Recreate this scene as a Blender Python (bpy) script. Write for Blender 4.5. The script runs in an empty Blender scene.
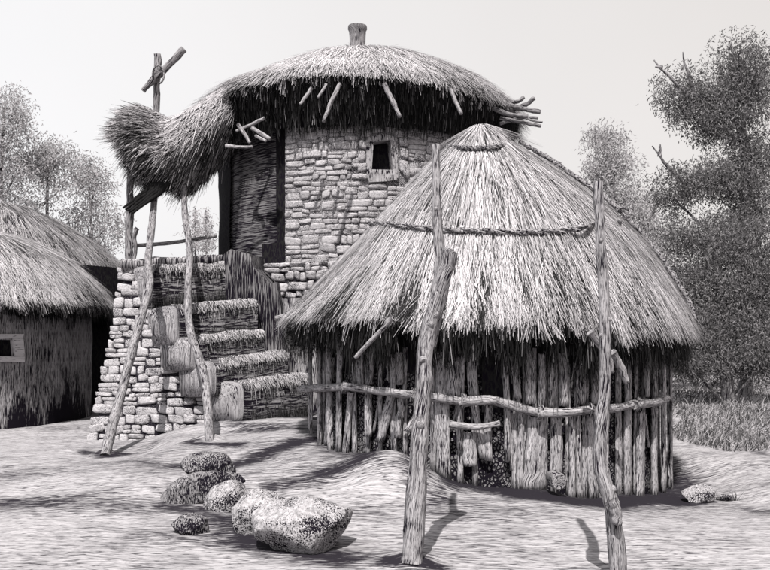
import bpy, math, random
from mathutils import Vector, noise
R = random.Random(7)
scene = bpy.context.scene
COL = scene.collection
PI = math.pi
rad = math.radians
# ------------------------------------------------------------------ camera
F = 826.0; CH = 1.6; HY = 345.0
cam_d = bpy.data.cameras.new('camera'); cam = bpy.data.objects.new('camera', cam_d); COL.objects.link(cam)
cam.location = (0, 0, CH); cam.rotation_euler = (PI/2, 0, 0)
cam_d.sensor_width = 36; cam_d.lens = 36*F/770; cam_d.shift_y = (HY-285)/770
cam_d.clip_start = 0.05; cam_d.clip_end = 3000
scene.camera = cam
def W(px, py, Y): return Vector(((px-385)*Y/F, Y, CH+(HY-py)*Y/F))
def proj(p): return (385+F*p[0]/p[1], HY-F*(p[2]-CH)/p[1])
def lerp(a, b, t): return a+(b-a)*t
def clamp(x, a=0., b=1.): return max(a, min(b, x))
def n3(x, y=0, z=0): return noise.noise(Vector((x, y, z)))
def interp(L, t):
    n = len(L)-1; f = clamp(t)*n; i = min(int(f), n-1); f -= i
    a, b = L[i], L[i+1]
    if isinstance(a, (tuple, list)): return tuple(lerp(p, q, f) for p, q in zip(a, b))
    return lerp(a, b, f)
# ------------------------------------------------------------------ materials
def nt(name):
    m = bpy.data.materials.new(name); m.use_nodes = True
    t = m.node_tree; t.nodes.clear()
    o = t.nodes.new('ShaderNodeOutputMaterial'); b = t.nodes.new('ShaderNodeBsdfPrincipled')
    b.inputs['Roughness'].default_value = 0.95; b.inputs['Specular IOR Level'].default_value = 0.08
    t.links.new(b.outputs[0], o.inputs[0])
    return m, t, b
def math_n(t, op, a, b=None, c=None):
    n = t.nodes.new('ShaderNodeMath'); n.operation = op
    for i, v in enumerate((a, b, c)):
        if v is None: continue
        if isinstance(v, (int, float)): n.inputs[i].default_value = v
        else: t.links.new(v, n.inputs[i])
    return n.outputs[0]
def noise_n(t, coord, scale, s=1.0, detail=2.0, rough=.55, rot=(0, 0, 0), dist=0.0):
    mp = t.nodes.new('ShaderNodeMapping'); mp.inputs['Scale'].default_value = scale; mp.inputs['Rotation'].default_value = rot
    t.links.new(coord, mp.inputs['Vector'])
    n = t.nodes.new('ShaderNodeTexNoise'); n.inputs['Scale'].default_value = s; n.inputs['Detail'].default_value = detail
    n.inputs['Roughness'].default_value = rough; n.inputs['Distortion'].default_value = dist
    t.links.new(mp.outputs[0], n.inputs['Vector'])
    return n.outputs['Fac']
def mixc(t, f, a, b):
    n = t.nodes.new('ShaderNodeMix'); n.data_type = 'RGBA'
    if isinstance(f, (int, float)): n.inputs[0].default_value = f
    else: t.links.new(f, n.inputs[0])
    for i, v in ((6, a), (7, b)):
        if isinstance(v, tuple): n.inputs[i].default_value = (*v, 1)
        else: t.links.new(v, n.inputs[i])
    return n.outputs[2]
INK = (.006, .0045, .008)
def tone(v): v *= .80; return (v, v*.96, v*.995)
def ink(name, paper, scale, cov=.42, k=.35, lo=(1.2, 1.2, 1.2), soft=.035, coord='UV', cross=None, inkc=INK, bump=.3, mid=None, attr=None, rot=(0, 0, 0), dist=.0, bd=.02, ak=.17):
    """weathered surface: pale ground colour broken by fine dark fibres running along one direction"""
    m, t, b = nt(name)
    tc = t.nodes.new('ShaderNodeTexCoord'); c = tc.outputs[coord]
    if coord == 'UV': lc = c
    else: lc = tc.outputs['Object']
    A = noise_n(t, c, scale, 1, 3.0, .6, rot, dist)
    B = noise_n(t, lc, lo, 1, 3.0, .6)
    thr = math_n(t, 'MULTIPLY_ADD', math_n(t, 'SUBTRACT', B, .5), k, cov)
    if attr:
        at = t.nodes.new('ShaderNodeAttribute'); at.attribute_name = attr
        thr = math_n(t, 'MULTIPLY_ADD', at.outputs['Fac'], ak, thr)
    f = math_n(t, 'SUBTRACT', A, thr)
    f = math_n(t, 'MULTIPLY_ADD', f, 1/(2*soft), .5)
    cl = t.nodes.new('ShaderNodeClamp'); t.links.new(f, cl.inputs[0]); f = cl.outputs[0]
    if cross:
        A2 = noise_n(t, c, cross[0], 1, 2.0, .6, cross[2] if len(cross) > 2 else (0, 0, 0))
        g = math_n(t, 'MULTIPLY_ADD', math_n(t, 'SUBTRACT', A2, cross[1]), 12, .5)
        cl2 = t.nodes.new('ShaderNodeClamp'); t.links.new(g, cl2.inputs[0])
        f = math_n(t, 'MULTIPLY', f, cl2.outputs[0])
    V = noise_n(t, c, tuple(s*.37 for s in scale), 1, 2, .5)
    mm = mid if mid else paper*.62
    pc = mixc(t, clamp_node(t, math_n(t, 'MULTIPLY_ADD', math_n(t, 'SUBTRACT', V, .5), 3.5, .6)), tone(mm), tone(paper))
    col = mixc(t, f, inkc, pc)
    t.links.new(col, b.inputs['Base Color'])
    if bump:
        bn = t.nodes.new('ShaderNodeBump'); bn.inputs['Strength'].default_value = bump; bn.inputs['Distance'].default_value = bd
        t.links.new(A, bn.inputs['Height']); t.links.new(bn.outputs[0], b.inputs['Normal'])
    return m
def clamp_node(t, s):
    cl = t.nodes.new('ShaderNodeClamp'); t.links.new(s, cl.inputs[0]); return cl.outputs[0]
def strand_mat(name, stops):
    m, t, b = nt(name)
    at = t.nodes.new('ShaderNodeAttribute'); at.attribute_name = 'rnd'
    r = t.nodes.new('ShaderNodeValToRGB'); r.color_ramp.interpolation = 'LINEAR'
    e = r.color_ramp.elements
    while len(e) < len(stops): e.new(.5)
    for el, (p, v) in zip(e, stops): el.position = p; el.color = (*tone(v), 1)
    t.links.new(at.outputs['Fac'], r.inputs[0]); t.links.new(r.outputs[0], b.inputs['Base Color'])
    return m
M = {}
M['straw'] = strand_mat('pale straw', [(0, .008), (.10, .015), (.2, .12), (.38, .36), (.7, .52), (1, .60)])
M['straw_dark'] = strand_mat('sooty straw', [(0, .006), (.5, .012), (.85, .03), (.96, .12), (1, .3)])  # shade under the eaves put into the straw colour
M['straw_mid'] = strand_mat('weathered straw', [(0, .01), (.3, .03), (.5, .16), (.75, .36), (1, .5)])
M['thatch'] = ink('thatch bed', .46, (80, 2.2, 1), .5, .5, (1.5, .8, 1))
M['thatch_dark'] = ink('sooty thatch bed', .05, (55, 2.2, 1), .55, .3, (1.5, .8, 1), mid=.02)  # eave shade painted into the thatch underside, also the roll's bed
M['wood'] = ink('weathered wood', .44, (150, 6, 1), .43, .25, (6, 1.5, 1), cross=((420, 16, 1), .42))
M['pole'] = ink('peeled pole wood', .40, (150, 7, 1), .455, .32, (9, 1.6, 1), mid=.24, cross=((420, 15, 1), .43))
M['wood_grey'] = ink('grey branch wood', .3, (95, 6, 1), .46, .25, (6, 2, 1))
M['stake'] = ink('split stake wood', .52, (120, 5, 1), .42, .42, (5, 1.6, 1), mid=.30, cross=((380, 13, 1), .445))
M['stone'] = ink('wall stone', .47, (50, 120, 1), .43, .5, (3, 3, 1), mid=.30, bump=.3)
M['mortar'] = ink('dark mortar', .4, (60, 80, 1), .50, .35, (2, 2, 1), mid=.25, bump=.5)
M['mortar_dark'] = ink('dark earth mortar', .2, (70, 80, 1), .6, .25, (2, 2, 1), mid=.1, bump=.5)
M['plaster_dark'] = ink('smoke darkened plaster', .22, (2.5, 75, 1), .535, .5, (1.3, .9, 1), mid=.14, dist=.3)  # dark plaster with horizontal streaks
M['mud'] = ink('streaked mud plaster', .46, (60, 3.2, 1), .46, .6, (1.0, .8, 1), mid=.24, cross=((150, 8, 1), .44))
M['mud_dark'] = ink('dark mud plaster', .26, (60, 3.0, 1), .52, .3, (1.0, .8, 1), mid=.08)
M['plaster_pale'] = ink('pale lime plaster', .58, (10, 40, 1), .36, .25, (3, 3, 1), mid=.46)
M['mud_stained'] = ink('damp stained mud plaster', .4, (60, 3.2, 1), .45, .5, (1.0, .8, 1), mid=.26, attr='stain', cross=((150, 8, 1), .42))  # attribute darkens the wall irregularly towards the bottom
M['mud_end'] = ink('pale grained mud', .36, (60, 10, 1), .44, .5, (4, 4, 1), mid=.24)
M['black'] = ink('soot black', .02, (30, 10, 1), .5, .2, mid=.012)  # near-black colour painting the shade under eaves, in openings and gaps
M['rock'] = ink('pitted rock', .46, (95, 95, 75), .455, .8, (2.6, 2.6, 5.0), coord='Object', bump=.7, mid=.25, soft=.03)
M['rock_smooth'] = ink('smooth grained rock', .3, (110, 110, 24), .52, .6, (4, 4, 5), coord='Object', bump=.4, mid=.18)
M['rope'] = ink('twisted rope', .36, (60, 30, 1), .48, .2, (5, 5, 1), mid=.16)
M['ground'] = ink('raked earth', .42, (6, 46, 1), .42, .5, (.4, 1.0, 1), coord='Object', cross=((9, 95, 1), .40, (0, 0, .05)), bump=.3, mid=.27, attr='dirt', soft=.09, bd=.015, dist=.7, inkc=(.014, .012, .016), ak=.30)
M['bark'] = ink('tree bark', .28, (30, 3, 1), .45, .3, (3, 1, 1), mid=.1)
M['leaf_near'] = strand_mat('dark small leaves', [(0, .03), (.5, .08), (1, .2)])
M['leaf_mid'] = strand_mat('grey small leaves', [(0, .16), (.6, .28), (1, .42)])  # paler leaf colour stands in for fading with distance
M['leaf_far'] = strand_mat('pale small leaves', [(0, .25), (.6, .36), (1, .46)])  # palest leaves, the fade of the farthest trees put into colour
M['grass'] = strand_mat('dry grass', [(0, .02), (.4, .06), (.7, .2), (1, .42)])
# rubble infill: pale pebbles bedded in black mud
def rubble():
    m, t, b = nt('rubble and mud infill')
    tc = t.nodes.new('ShaderNodeTexCoord')
    mp = t.nodes.new('ShaderNodeMapping'); mp.inputs['Scale'].default_value = (26, 20, 1); t.links.new(tc.outputs['UV'], mp.inputs[0])
    v = t.nodes.new('ShaderNodeTexVoronoi'); v.feature = 'DISTANCE_TO_EDGE'; v.inputs['Scale'].default_value = 1; t.links.new(mp.outputs[0], v.inputs['Vector'])
    nn = noise_n(t, tc.outputs['UV'], (3, 3, 1), 1, 3); fine = noise_n(t, tc.outputs['UV'], (90, 130, 1), 1, 2)
    f = clamp_node(t, math_n(t, 'MULTIPLY_ADD', math_n(t, 'SUBTRACT', v.outputs['Distance'], math_n(t, 'MULTIPLY_ADD', nn, .7, -.2)), 9, .5))
    f = math_n(t, 'MULTIPLY', f, clamp_node(t, math_n(t, 'MULTIPLY_ADD', math_n(t, 'SUBTRACT', fine, .45), 10, .5)))
    t.links.new(mixc(t, f, INK, tone(.33)), b.inputs['Base Color'])
    bn = t.nodes.new('ShaderNodeBump'); bn.inputs['Distance'].default_value = .02; t.links.new(f, bn.inputs['Height']); t.links.new(bn.outputs[0], b.inputs['Normal'])
    return m
M['rubble'] = rubble()
# ------------------------------------------------------------------ object helpers
ORG = {}
def thing(name, loc, label, cat, group=None):
    o = bpy.data.objects.new(name, None); COL.objects.link(o); o.location = loc; o.empty_display_size = .2
    o['label'] = label; o['category'] = cat
    if group: o['group'] = group
    ORG[o] = Vector(loc); return o
class MB:
    def __init__(s): s.v = []; s.f = []; s.uv = []; s.r = []; s.m = []
    def vert(s, p, uv=(0, 0), r=.5): s.v.append(tuple(p)); s.uv.append(uv); s.r.append(r); return len(s.v)-1
    def face(s, idx, m=0): s.f.append(tuple(idx)); s.m.append(m)
    def build(s, name, mats, parent=None, smooth=True, origin=None, label=None, cat=None, group=None, kind=None):
        if not isinstance(mats, (list, tuple)): mats = [mats]
        if parent is not None: off = ORG[parent]
        elif origin is not None: off = Vector(origin)
        else: off = Vector((0, 0, 0))
        me = bpy.data.meshes.new(name)
        me.from_pydata([(a-off.x, b-off.y, c-off.z) for a, b, c in s.v], [], s.f)
        for m in mats: me.materials.append(m)
        if len(mats) > 1: me.polygons.foreach_set('material_index', s.m)
        ul = me.uv_layers.new(name='UVMap')
        li = [0]*len(me.loops); me.loops.foreach_get('vertex_index', li)
        flat = []
        for i in li: flat.extend(s.uv[i])
        ul.data.foreach_set('uv', flat)
        at = me.attributes.new('rnd', 'FLOAT', 'POINT'); at.data.foreach_set('value', s.r)
        me.polygons.foreach_set('use_smooth', [smooth]*len(me.polygons))
        me.update()
        o = bpy.data.objects.new(name, me); COL.objects.link(o)
        if parent is not None: o.parent = parent; ORG[o] = off
        else: o.location = off; ORG[o] = off
        if label: o['label'] = label
        if cat: o['category'] = cat
        if group: o['group'] = group
        if kind: o['kind'] = kind
        return o
    def tube(s, pts, radii, seg=10, rough=.0, cap=True, m=0, flat=1.0, r=.5, uvo=None):
        pts = [Vector(p) for p in pts]; n = len(pts)
        u0 = uvo if uvo is not None else R.random()*20; L = 0; rings = []
        ref = None
        for i, p in enumerate(pts):
            d = (pts[min(i+1, n-1)]-pts[max(i-1, 0)]).normalized()
            if ref is None: ref = Vector((0, 1, 0)) if abs(d.y) < .8 else Vector((1, 0, 0))
            a = (ref-d*ref.dot(d)).normalized(); bb = d.cross(a); ref = a
            if i: L += (p-pts[i-1]).length
            rr = radii[i] if isinstance(radii, (list, tuple)) else radii
            ring = []
            for k in range(seg+1):
                an = 2*PI*(k % seg)/seg
                q = rr*(1+rough*n3(math.cos(an)*1.3+u0, math.sin(an)*1.3, L*5/(.3+10*rr)))
                ring.append(s.vert(p+a*math.cos(an)*q*flat+bb*math.sin(an)*q, (u0+2*PI*rr*k/seg, L+u0), r))
            rings.append(ring)
        for i in range(n-1):
            for k in range(seg):
                s.face((rings[i][k], rings[i][k+1], rings[i+1][k+1], rings[i+1][k]), m)
        if cap:
            for ring, p in ((rings[0], pts[0]), (rings[-1], pts[-1])):
                c = s.vert(p, (u0, u0), r)
                for k in range(seg): s.face((ring[k], ring[k+1], c), m)
    def box(s, c, h, jit=.0, m=0):
        c = Vector(c); ids = []
        for x in (-1, 1):
            for y in (-1, 1):
                for z in (-1, 1):
                    j = Vector((R.uniform(-jit, jit) for _ in range(3)))
                    ids.append(Vector((x*h[0], y*h[1], z*h[2]))+j+c)
        for q, ax in (((0, 1, 3, 2), 0), ((4, 6, 7, 5), 0), ((0, 4, 5, 1), 1), ((2, 3, 7, 6), 1), ((0, 2, 6, 4), 2), ((1, 5, 7, 3), 2)):
            vv = []
            for i in q:
                p = ids[i]; uv = (p.y, p.z) if ax == 0 else ((p.x, p.z) if ax == 1 else (p.x, p.y))
                vv.append(s.vert(p, uv))
            s.face(vv, m)
    def strand(s, p0, d, L, w, side, bend, r, m=0, taper=.35, seg=2):
        """thin ribbon from p0 along d, widening side, bending by vector bend"""
        prev = None
        for i in range(seg+1):
            t = i/seg; p = p0+d*(L*t)+bend*(t*t)
            ww = w*(1-(1-taper)*t)*.5
            a = s.vert(p-side*ww, (0, t*L), r); b = s.vert(p+side*ww, (w, t*L), r)
            if prev: s.face((prev[0], prev[1], b, a), m)
            prev = (a, b)
def resample(P, n):
    """smooth catmull resample of list of Vectors"""
    out = []; N = len(P)
    for i in range(n):
        f = i/(n-1)*(N-1); k = min(int(f), N-2); t = f-k
        p0, p1, p2, p3 = P[max(k-1, 0)], P[k], P[k+1], P[min(k+2, N-1)]
        out.append(.5*((2*p1)+(p2-p0)*t+(2*p0-5*p1+4*p2-p3)*t*t+(3*p1-p0-3*p2+p3)*t**3))
    return out
def pxpath(L, Y0, Y1=None):
    Y1 = Y0 if Y1 is None else Y1
    return [W(x, y, lerp(Y0, Y1, i/(len(L)-1))) for i, (x, y) in enumerate(L)]
def pole_mesh(mb, P, r0, r1, n=26, wob=.012, rough=.35, seg=12):
    P = resample(P, n); s = R.random()*50; out = []; rr = []
    for i, p in enumerate(P):
        t = i/(n-1)
        out.append(p+Vector((n3(s, t*6), n3(s+9, t*6), 0))*wob)
        rr.append(lerp(r0, r1, t)*(1+.12*n3(s+3, t*9)))
    mb.tube(out, rr, seg, rough)
# ------------------------------------------------------------------ ground height
HC = Vector((1.406, 11.5, 0)); HR = 2.4           # front hut
BC = Vector((-.59, 17.5, 0)); BR = 2.98           # tall stone hut
CP = [(0, 0, 0), (0, 4, 0), (-3, 4, 0), (3, 4, 0), (.2, 6.2, 0), (1.7, 6, -.03), (-.6, 6.4, 0), (-1.6, 7.5, .02), (-5, 8, 0), (5, 8, -.1),
      (1.45, 8.9, .03), (2.6, 9.2, -.12), (3.7, 10.6, -.26), (3.6, 9.5, -.22), (5, 10, -.1), (5.6, 12, .02), (-1.0, 11.4, .40), (-.8, 10.2, .3), (-1.6, 9.6, .16),
      (-1.9, 13.2, .45), (-2.6, 12, .25), (-3.9, 11.7, .05), (-5, 13.6, 0), (-7.5, 12, 0), (-9, 15, .1), (-6, 18, .1), (0, 14.6, .4), (0, 18, .3), (8, 16, .15), (9, 25, .3), (0, 30, .4), (-10, 30, .3), (12, 40, .45), (4, 14.5, 0)]
def gz(x, y):
    sw = 0; sz = 0
    for a, b, c in CP:
        d = (x-a)**2+(y-b)**2+.15; w = 1/(d*d); sw += w; sz += w*c
    z = sz/sw
    z += .30*math.exp(-(((x-.14)/.5)**2+((y-9.0)/.6)**2))
    z += .07*math.exp(-(((x+1.0)/.8)**2+((y-9.4)/.5)**2))
    for a, b, c in ((-3.93, 11.6, .09), (-2.5, 11.7, .1), (.2, 6.15, .07)):
        z += c*math.exp(-((x-a)**2+(y-b)**2)/.035)
    z += .035*n3(x*.6, y*.6, 3)+.012*n3(x*2.5, y*2.5, 5)
    if y > 40: z += (y-40)*.004
    return z
def on_ground(px, py):
    y0 = 4.0; best = None
    y = 3.5
    while y < 60:
        p = W(px, py, y)
        if p.z <= gz(p.x, p.y): return Vector((p.x, p.y, gz(p.x, p.y)))
        y += .02
    return W(px, py, 30)
def seg_d(p, a, b):
    ab = b-a; t = clamp((p-a).dot(ab)/ab.dot(ab)); return (p-(a+ab*t)).length
# soil marks and painted ditch shadow: dark bands along ridges, rocks and hut foot
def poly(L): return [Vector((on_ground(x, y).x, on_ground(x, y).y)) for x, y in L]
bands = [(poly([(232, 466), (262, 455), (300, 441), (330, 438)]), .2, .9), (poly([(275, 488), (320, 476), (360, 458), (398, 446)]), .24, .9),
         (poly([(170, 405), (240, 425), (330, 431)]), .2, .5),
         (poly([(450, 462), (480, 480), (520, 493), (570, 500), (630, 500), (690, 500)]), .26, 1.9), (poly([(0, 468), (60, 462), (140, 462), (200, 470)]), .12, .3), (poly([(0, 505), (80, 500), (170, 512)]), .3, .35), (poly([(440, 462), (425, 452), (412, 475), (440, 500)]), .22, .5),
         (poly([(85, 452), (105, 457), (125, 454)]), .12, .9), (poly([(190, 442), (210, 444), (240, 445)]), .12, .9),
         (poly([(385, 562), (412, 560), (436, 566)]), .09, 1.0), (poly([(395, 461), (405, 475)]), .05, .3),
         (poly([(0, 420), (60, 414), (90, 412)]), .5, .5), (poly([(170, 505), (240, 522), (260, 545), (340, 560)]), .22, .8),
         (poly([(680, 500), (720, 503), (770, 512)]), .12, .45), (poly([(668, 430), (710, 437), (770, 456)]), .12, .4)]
def soil_shade(x, y):
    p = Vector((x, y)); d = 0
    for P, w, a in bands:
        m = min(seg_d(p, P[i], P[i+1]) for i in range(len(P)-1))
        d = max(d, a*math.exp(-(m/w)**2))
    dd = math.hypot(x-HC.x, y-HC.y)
    if dd < 3.2: d = max(d, .9*clamp((3.05-dd)/.5) if x > .6 else .4*clamp((2.7-dd)/.3))  # painted shade round the front hut's foot, below the eave
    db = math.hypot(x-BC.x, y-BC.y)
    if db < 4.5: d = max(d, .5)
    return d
def spaced(dense0, dense1, step, far0, far1):
    L = []; v = dense0
    while v <= dense1: L.append(v); v += step
    s = step; v = dense1
    while v < far1: s *= 1.35; v += s; L.append(v)
    s = step; v = dense0
    while v > far0: s *= 1.35; v -= s; L.insert(0, v)
    return L
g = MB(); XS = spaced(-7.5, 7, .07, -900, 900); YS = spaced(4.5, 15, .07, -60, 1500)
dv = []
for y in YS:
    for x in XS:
        g.vert((x, y, gz(x, y)), (x, y)); dv.append(soil_shade(x, y) if abs(x) < 9 and 3 < y < 22 else 0)
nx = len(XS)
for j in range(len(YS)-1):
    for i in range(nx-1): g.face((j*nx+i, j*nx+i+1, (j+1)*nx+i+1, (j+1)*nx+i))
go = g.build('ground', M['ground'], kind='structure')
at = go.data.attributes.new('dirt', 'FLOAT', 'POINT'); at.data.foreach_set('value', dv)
# ------------------------------------------------------------------ thatched round roofs
class Roof:
    def __init__(s, c, apexpx, Lp, Rp, Yc, drop, scale=1.0, front=1.0):
        s.c = c; s.apx = (apexpx-385)*Yc/F; s.drop = drop; s.front = front
        def cv(P): return [(abs((x-apexpx)*Yc/F)*scale, CH+(HY-y)*Yc/F) for x, y in P]
        s.L = cv(Lp); s.Rr = cv(Rp); s.seed = R.random()*30
    def p(s, th, t, off=0.0):
        tt = min(t, 1.0)
        a = interp(s.L, tt); b = interp(s.Rr, tt)
        w = (1+math.sin(th))/2; c = max(0., math.cos(th))
        r = lerp(a[0], b[0], w)*lerp(1, s.front, c*c); z = lerp(a[1], b[1], w)-s.drop*tt**1.5*c
        r += off*.6; z += off*.8
        if t > 1: z -= (t-1)*1.6; r += (t-1)*.7
        z += .035*n3(math.sin(th)*2.5+s.seed, math.cos(th)*2.5, t*4)*tt*2
        cx = lerp(s.apx, s.c.x, tt)
        return Vector((cx+r*math.sin(th), s.c.y-r*math.cos(th), z))
    def find(s, px, py, lo=-1.7, hi=1.7):
        best = None
        for i in range(121):
            th = lerp(lo, hi, i/120)
            for j in range(81):
                t = j/80
                q = proj(s.p(th, t)); d = (q[0]-px)**2+(q[1]-py)**2
                if best is None or d < best[0]: best = (d, th, t)
        d, th0, t0 = best
        for _ in range(2):
            for i in range(-8, 9):
                for j in range(-8, 9):
                    th = th0+i*.004; t = clamp(t0+j*.0018); q = proj(s.p(th, t)); d = (q[0]-px)**2+(q[1]-py)**2
                    if d < best[0]: best = (d, th, t)
            d, th0, t0 = best
        return best[1], best[2]
    def shell(s, mb, n=96, m=24, m_under=1, under=None):
        rows = []
        for j in range(m+1):
            t = j/m; row = []
            for i in range(n+1):
                th = -PI+2*PI*(i % n)/n; p = s.p(th, t)
                row.append(mb.vert(p, (2.4*(-PI+2*PI*i/n), t*4)))
            rows.append(row)
        if under:           # (radius, z) of the inner lower edge
            for k, (rr, zz) in enumerate(under):
                row = []
                for i in range(n+1):
                    th = -PI+2*PI*(i % n)/n
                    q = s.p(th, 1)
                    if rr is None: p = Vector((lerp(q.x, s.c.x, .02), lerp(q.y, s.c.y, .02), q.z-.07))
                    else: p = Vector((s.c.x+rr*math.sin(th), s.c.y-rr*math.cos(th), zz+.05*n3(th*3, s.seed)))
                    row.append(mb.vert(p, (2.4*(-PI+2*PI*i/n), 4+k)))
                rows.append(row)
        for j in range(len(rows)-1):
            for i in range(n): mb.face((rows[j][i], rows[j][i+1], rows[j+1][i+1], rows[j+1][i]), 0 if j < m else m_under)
    def straws(s, mb, count, L=(.2, .5), w=(.008, .018), mi=0, back=.25, eave_dark=.5, off=.03, tmin=.02, bias=.75):
        slant = (s.p(0, 1)-s.p(0, 0)).length
        for _ in range(count):
            th = R.uniform(-PI, PI)
            if abs(th) > 1.9 and R.random() > back: continue
            t = math.sqrt(R.uniform(tmin*tmin, 1.0))
            p = s.p(th, t, R.uniform(.0, off)); q = s.p(th+R.gauss(0, .012), min(t+.05, 1.02), 0)-s.p(th, t, 0)
            d = q.normalized(); d = (d+Vector((R.gauss(0, .04), R.gauss(0, .035), R.gauss(0, .018)))).normalized()
            side = Vector((math.cos(th), math.sin(th), 0)); side = (side+Vector((R.gauss(0, .12), R.gauss(0, .12), R.gauss(0, .14)))).normalized()
            ll = R.uniform(*L)
            ll = min(ll, max(.1, (1.0-t)*slant+.03+.34*max(0, n3(th*11+s.seed, 9)+.5*n3(th*31, 4))))
            cl = n3(th*5+s.seed, t*3, 7)+.8*n3(th*19, t*3, 2)
            r = R.random()**bias*clamp(.92+.45*n3(th*3.3, t*5, 11), .5, 1)
            if R.random() < .10+.25*max(0, cl): r *= .25
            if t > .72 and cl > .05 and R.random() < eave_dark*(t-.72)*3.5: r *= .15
            mb.strand(p, d, ll, R.uniform(*w), side, Vector((0, 0, -.03*ll)), r, mi)
    def fringe(s, mb, count, L, w, mi, th0=-PI, th1=PI, inset=0.0, dz=0, splay=.25, bias=1.0, gate=None):
        for _ in range(count):
            th = R.uniform(th0, th1)
            p = s.p(th, 1.0, 0); c = Vector((s.c.x, s.c.y, p.z)); ii = R.uniform(0, inset) if inset else 0
            p = p+(c-p).normalized()*ii+Vector((0, 0, dz*(ii/inset if inset else 1)+R.uniform(-.02, .03)))
            out = Vector((math.sin(th), -math.cos(th), 0))
            d = (out*R.uniform(.0, splay)+Vector((R.gauss(0, .12), R.gauss(0, .12), -1))).normalized()
            k = .45+1.3*max(0, .35+n3(th*9+s.seed, 3)+.8*n3(th*27, 5))
            ll = R.uniform(*L)*k
            side = Vector((math.cos(th), math.sin(th), 0))
            mb.strand(p, d, ll, R.uniform(*w), side, Vector((0, 0, -.02)), R.random()**bias, mi)
def wall_pt(c, r, px, py):
    """point of a round wall facing the camera, at a height seen at py"""
    k = (px-385)/F; a = 1+k*k; b = -2*(k*c.x+c.y); cc = c.x**2+c.y**2-r*r
    D = b*b-4*a*cc
    Y = (-b-math.sqrt(max(D, 0)))/(2*a)
    p = W(px, py, Y); return p, math.atan2(p.x-c.x, -(p.y-c.y))
def cyl(mb, c, r, z0, z1, th0=-PI, th1=PI, n=64, m=8, hole=None, r2=None, mi=0, jit=0.0):
    rows = []; r2 = r if r2 is None else r2
    for j in range(m+1):
        z = lerp(z0, z1, j/m); q = lerp(r, r2, j/m); row = []
        for i in range(n+1):
            th = lerp(th0, th1, i/n); qq = q+jit*n3(math.sin(th)*4, math.cos(th)*4, z*2)
            row.append(mb.vert((c.x+qq*math.sin(th), c.y-qq*math.cos(th), z), (q*th, z)))
        rows.append(row)
    for j in range(m):
        for i in range(n):
            th = lerp(th0, th1, (i+.5)/n); z = lerp(z0, z1, (j+.5)/m)
            if hole and hole[0] < th < hole[1] and hole[2] < z < hole[3]: continue
            mb.face((rows[j][i], rows[j][i+1], rows[j+1][i+1], rows[j+1][i]), mi)
def stone(mb, f, u0, u1, v0, v1, depth, mi=0):
    """one rough split stone with a faceted face; f maps (u,v,d) to a point"""
    cu, cv_ = (u0+u1)/2, (v0+v1)/2; hu, hv = (u1-u0)/2, (v1-v0)/2
    K = 16; rings = []; tilt = R.uniform(-.3, .3)*hv/max(hu, .01); o = R.random()*40; dpt = depth*R.uniform(.5, 1.25)
    cor = [(sx*R.uniform(.84, 1.08), sy*R.uniform(.78, 1.1)) for sx, sy in ((1, 1), (-1, 1), (-1, -1), (1, -1))]
    if R.random() < .35: cor.insert(R.randrange(5), None)
    cor2 = []
    for i, c in enumerate(cor):
        if c is None:
            p, q = cor[i-1] or (1, 1), cor[(i+1) % len(cor)] or (1, 1); c = ((p[0]+q[0])*.58, (p[1]+q[1])*.58)
        cor2.append(c)
    n = len(cor2); out = []
    for k in range(K):
        g = k/K*n; i = int(g); t = g-i; p, q = cor2[i], cor2[(i+1) % n]
        x, y = lerp(p[0], q[0], t), lerp(p[1], q[1], t); e = .93+.07*math.sin(PI*t)
        out.append((x*e+.05*n3(o, k*.9), y*e+.06*n3(o+7, k*.9)))
    gx, gy = R.uniform(-.35, .35), R.uniform(-.3, .45)
    for sc, d in ((1, -.3), (.985, .5), (.91, .88), (.5, 1.0)):
        ring = []
        for k in range(K):
            x, y = out[k][0]*sc, out[k][1]*sc; U = cu+x*hu; V = cv_+y*hv+x*hu*tilt
            ring.append(mb.vert(f(U, V, dpt*d*(1+gx*x+gy*y+.3*n3(o+x*2.3, y*2.3))), (U+o, V+o)))
        rings.append(ring)
    c = mb.vert(f(cu, cv_, dpt*(1+.2*n3(o))), (cu+o, cv_+o))
    for a, b in zip(rings, rings[1:]):
        for k in range(K): mb.face((a[k], a[(k+1) % K], b[(k+1) % K], b[k]), mi)
    for k in range(K): mb.face((rings[-1][k], rings[-1][(k+1) % K], c), mi)
def masonry(mb, f, u0, u1, v0, v1, rowh, w, depth, ok=lambda u, v, hu, hv: True, gap=.004, left=None):
    v = v0
    while v < v1:
        h = rowh*R.uniform(.62, 1.35); u = left(v+h/2)+R.uniform(-.012, .02) if left else u0-R.uniform(0, w[1])
        while u < u1:
            ww = R.uniform(*w)*R.choice((.6, 1, 1, 1.25))
            a, b = u, u+ww
            if ok((a+b)/2, v+h/2, ww/2, h/2):
                if h > rowh*1.0 and R.random() < .3:
                    stone(mb, f, a+gap, b-gap, v+gap*.5, v+h*.5-gap*.4, depth*.8); stone(mb, f, a+gap, b-gap*1.3, v+h*.5+gap*.4, v+h-gap*.5, depth)
                else:
                    j = R.uniform(-.03, .03)
                    stone(mb, f, a+gap, b-gap, v+gap*.6+j, v+h-gap*.6+j, depth)
            u += ww
        v += h
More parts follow.
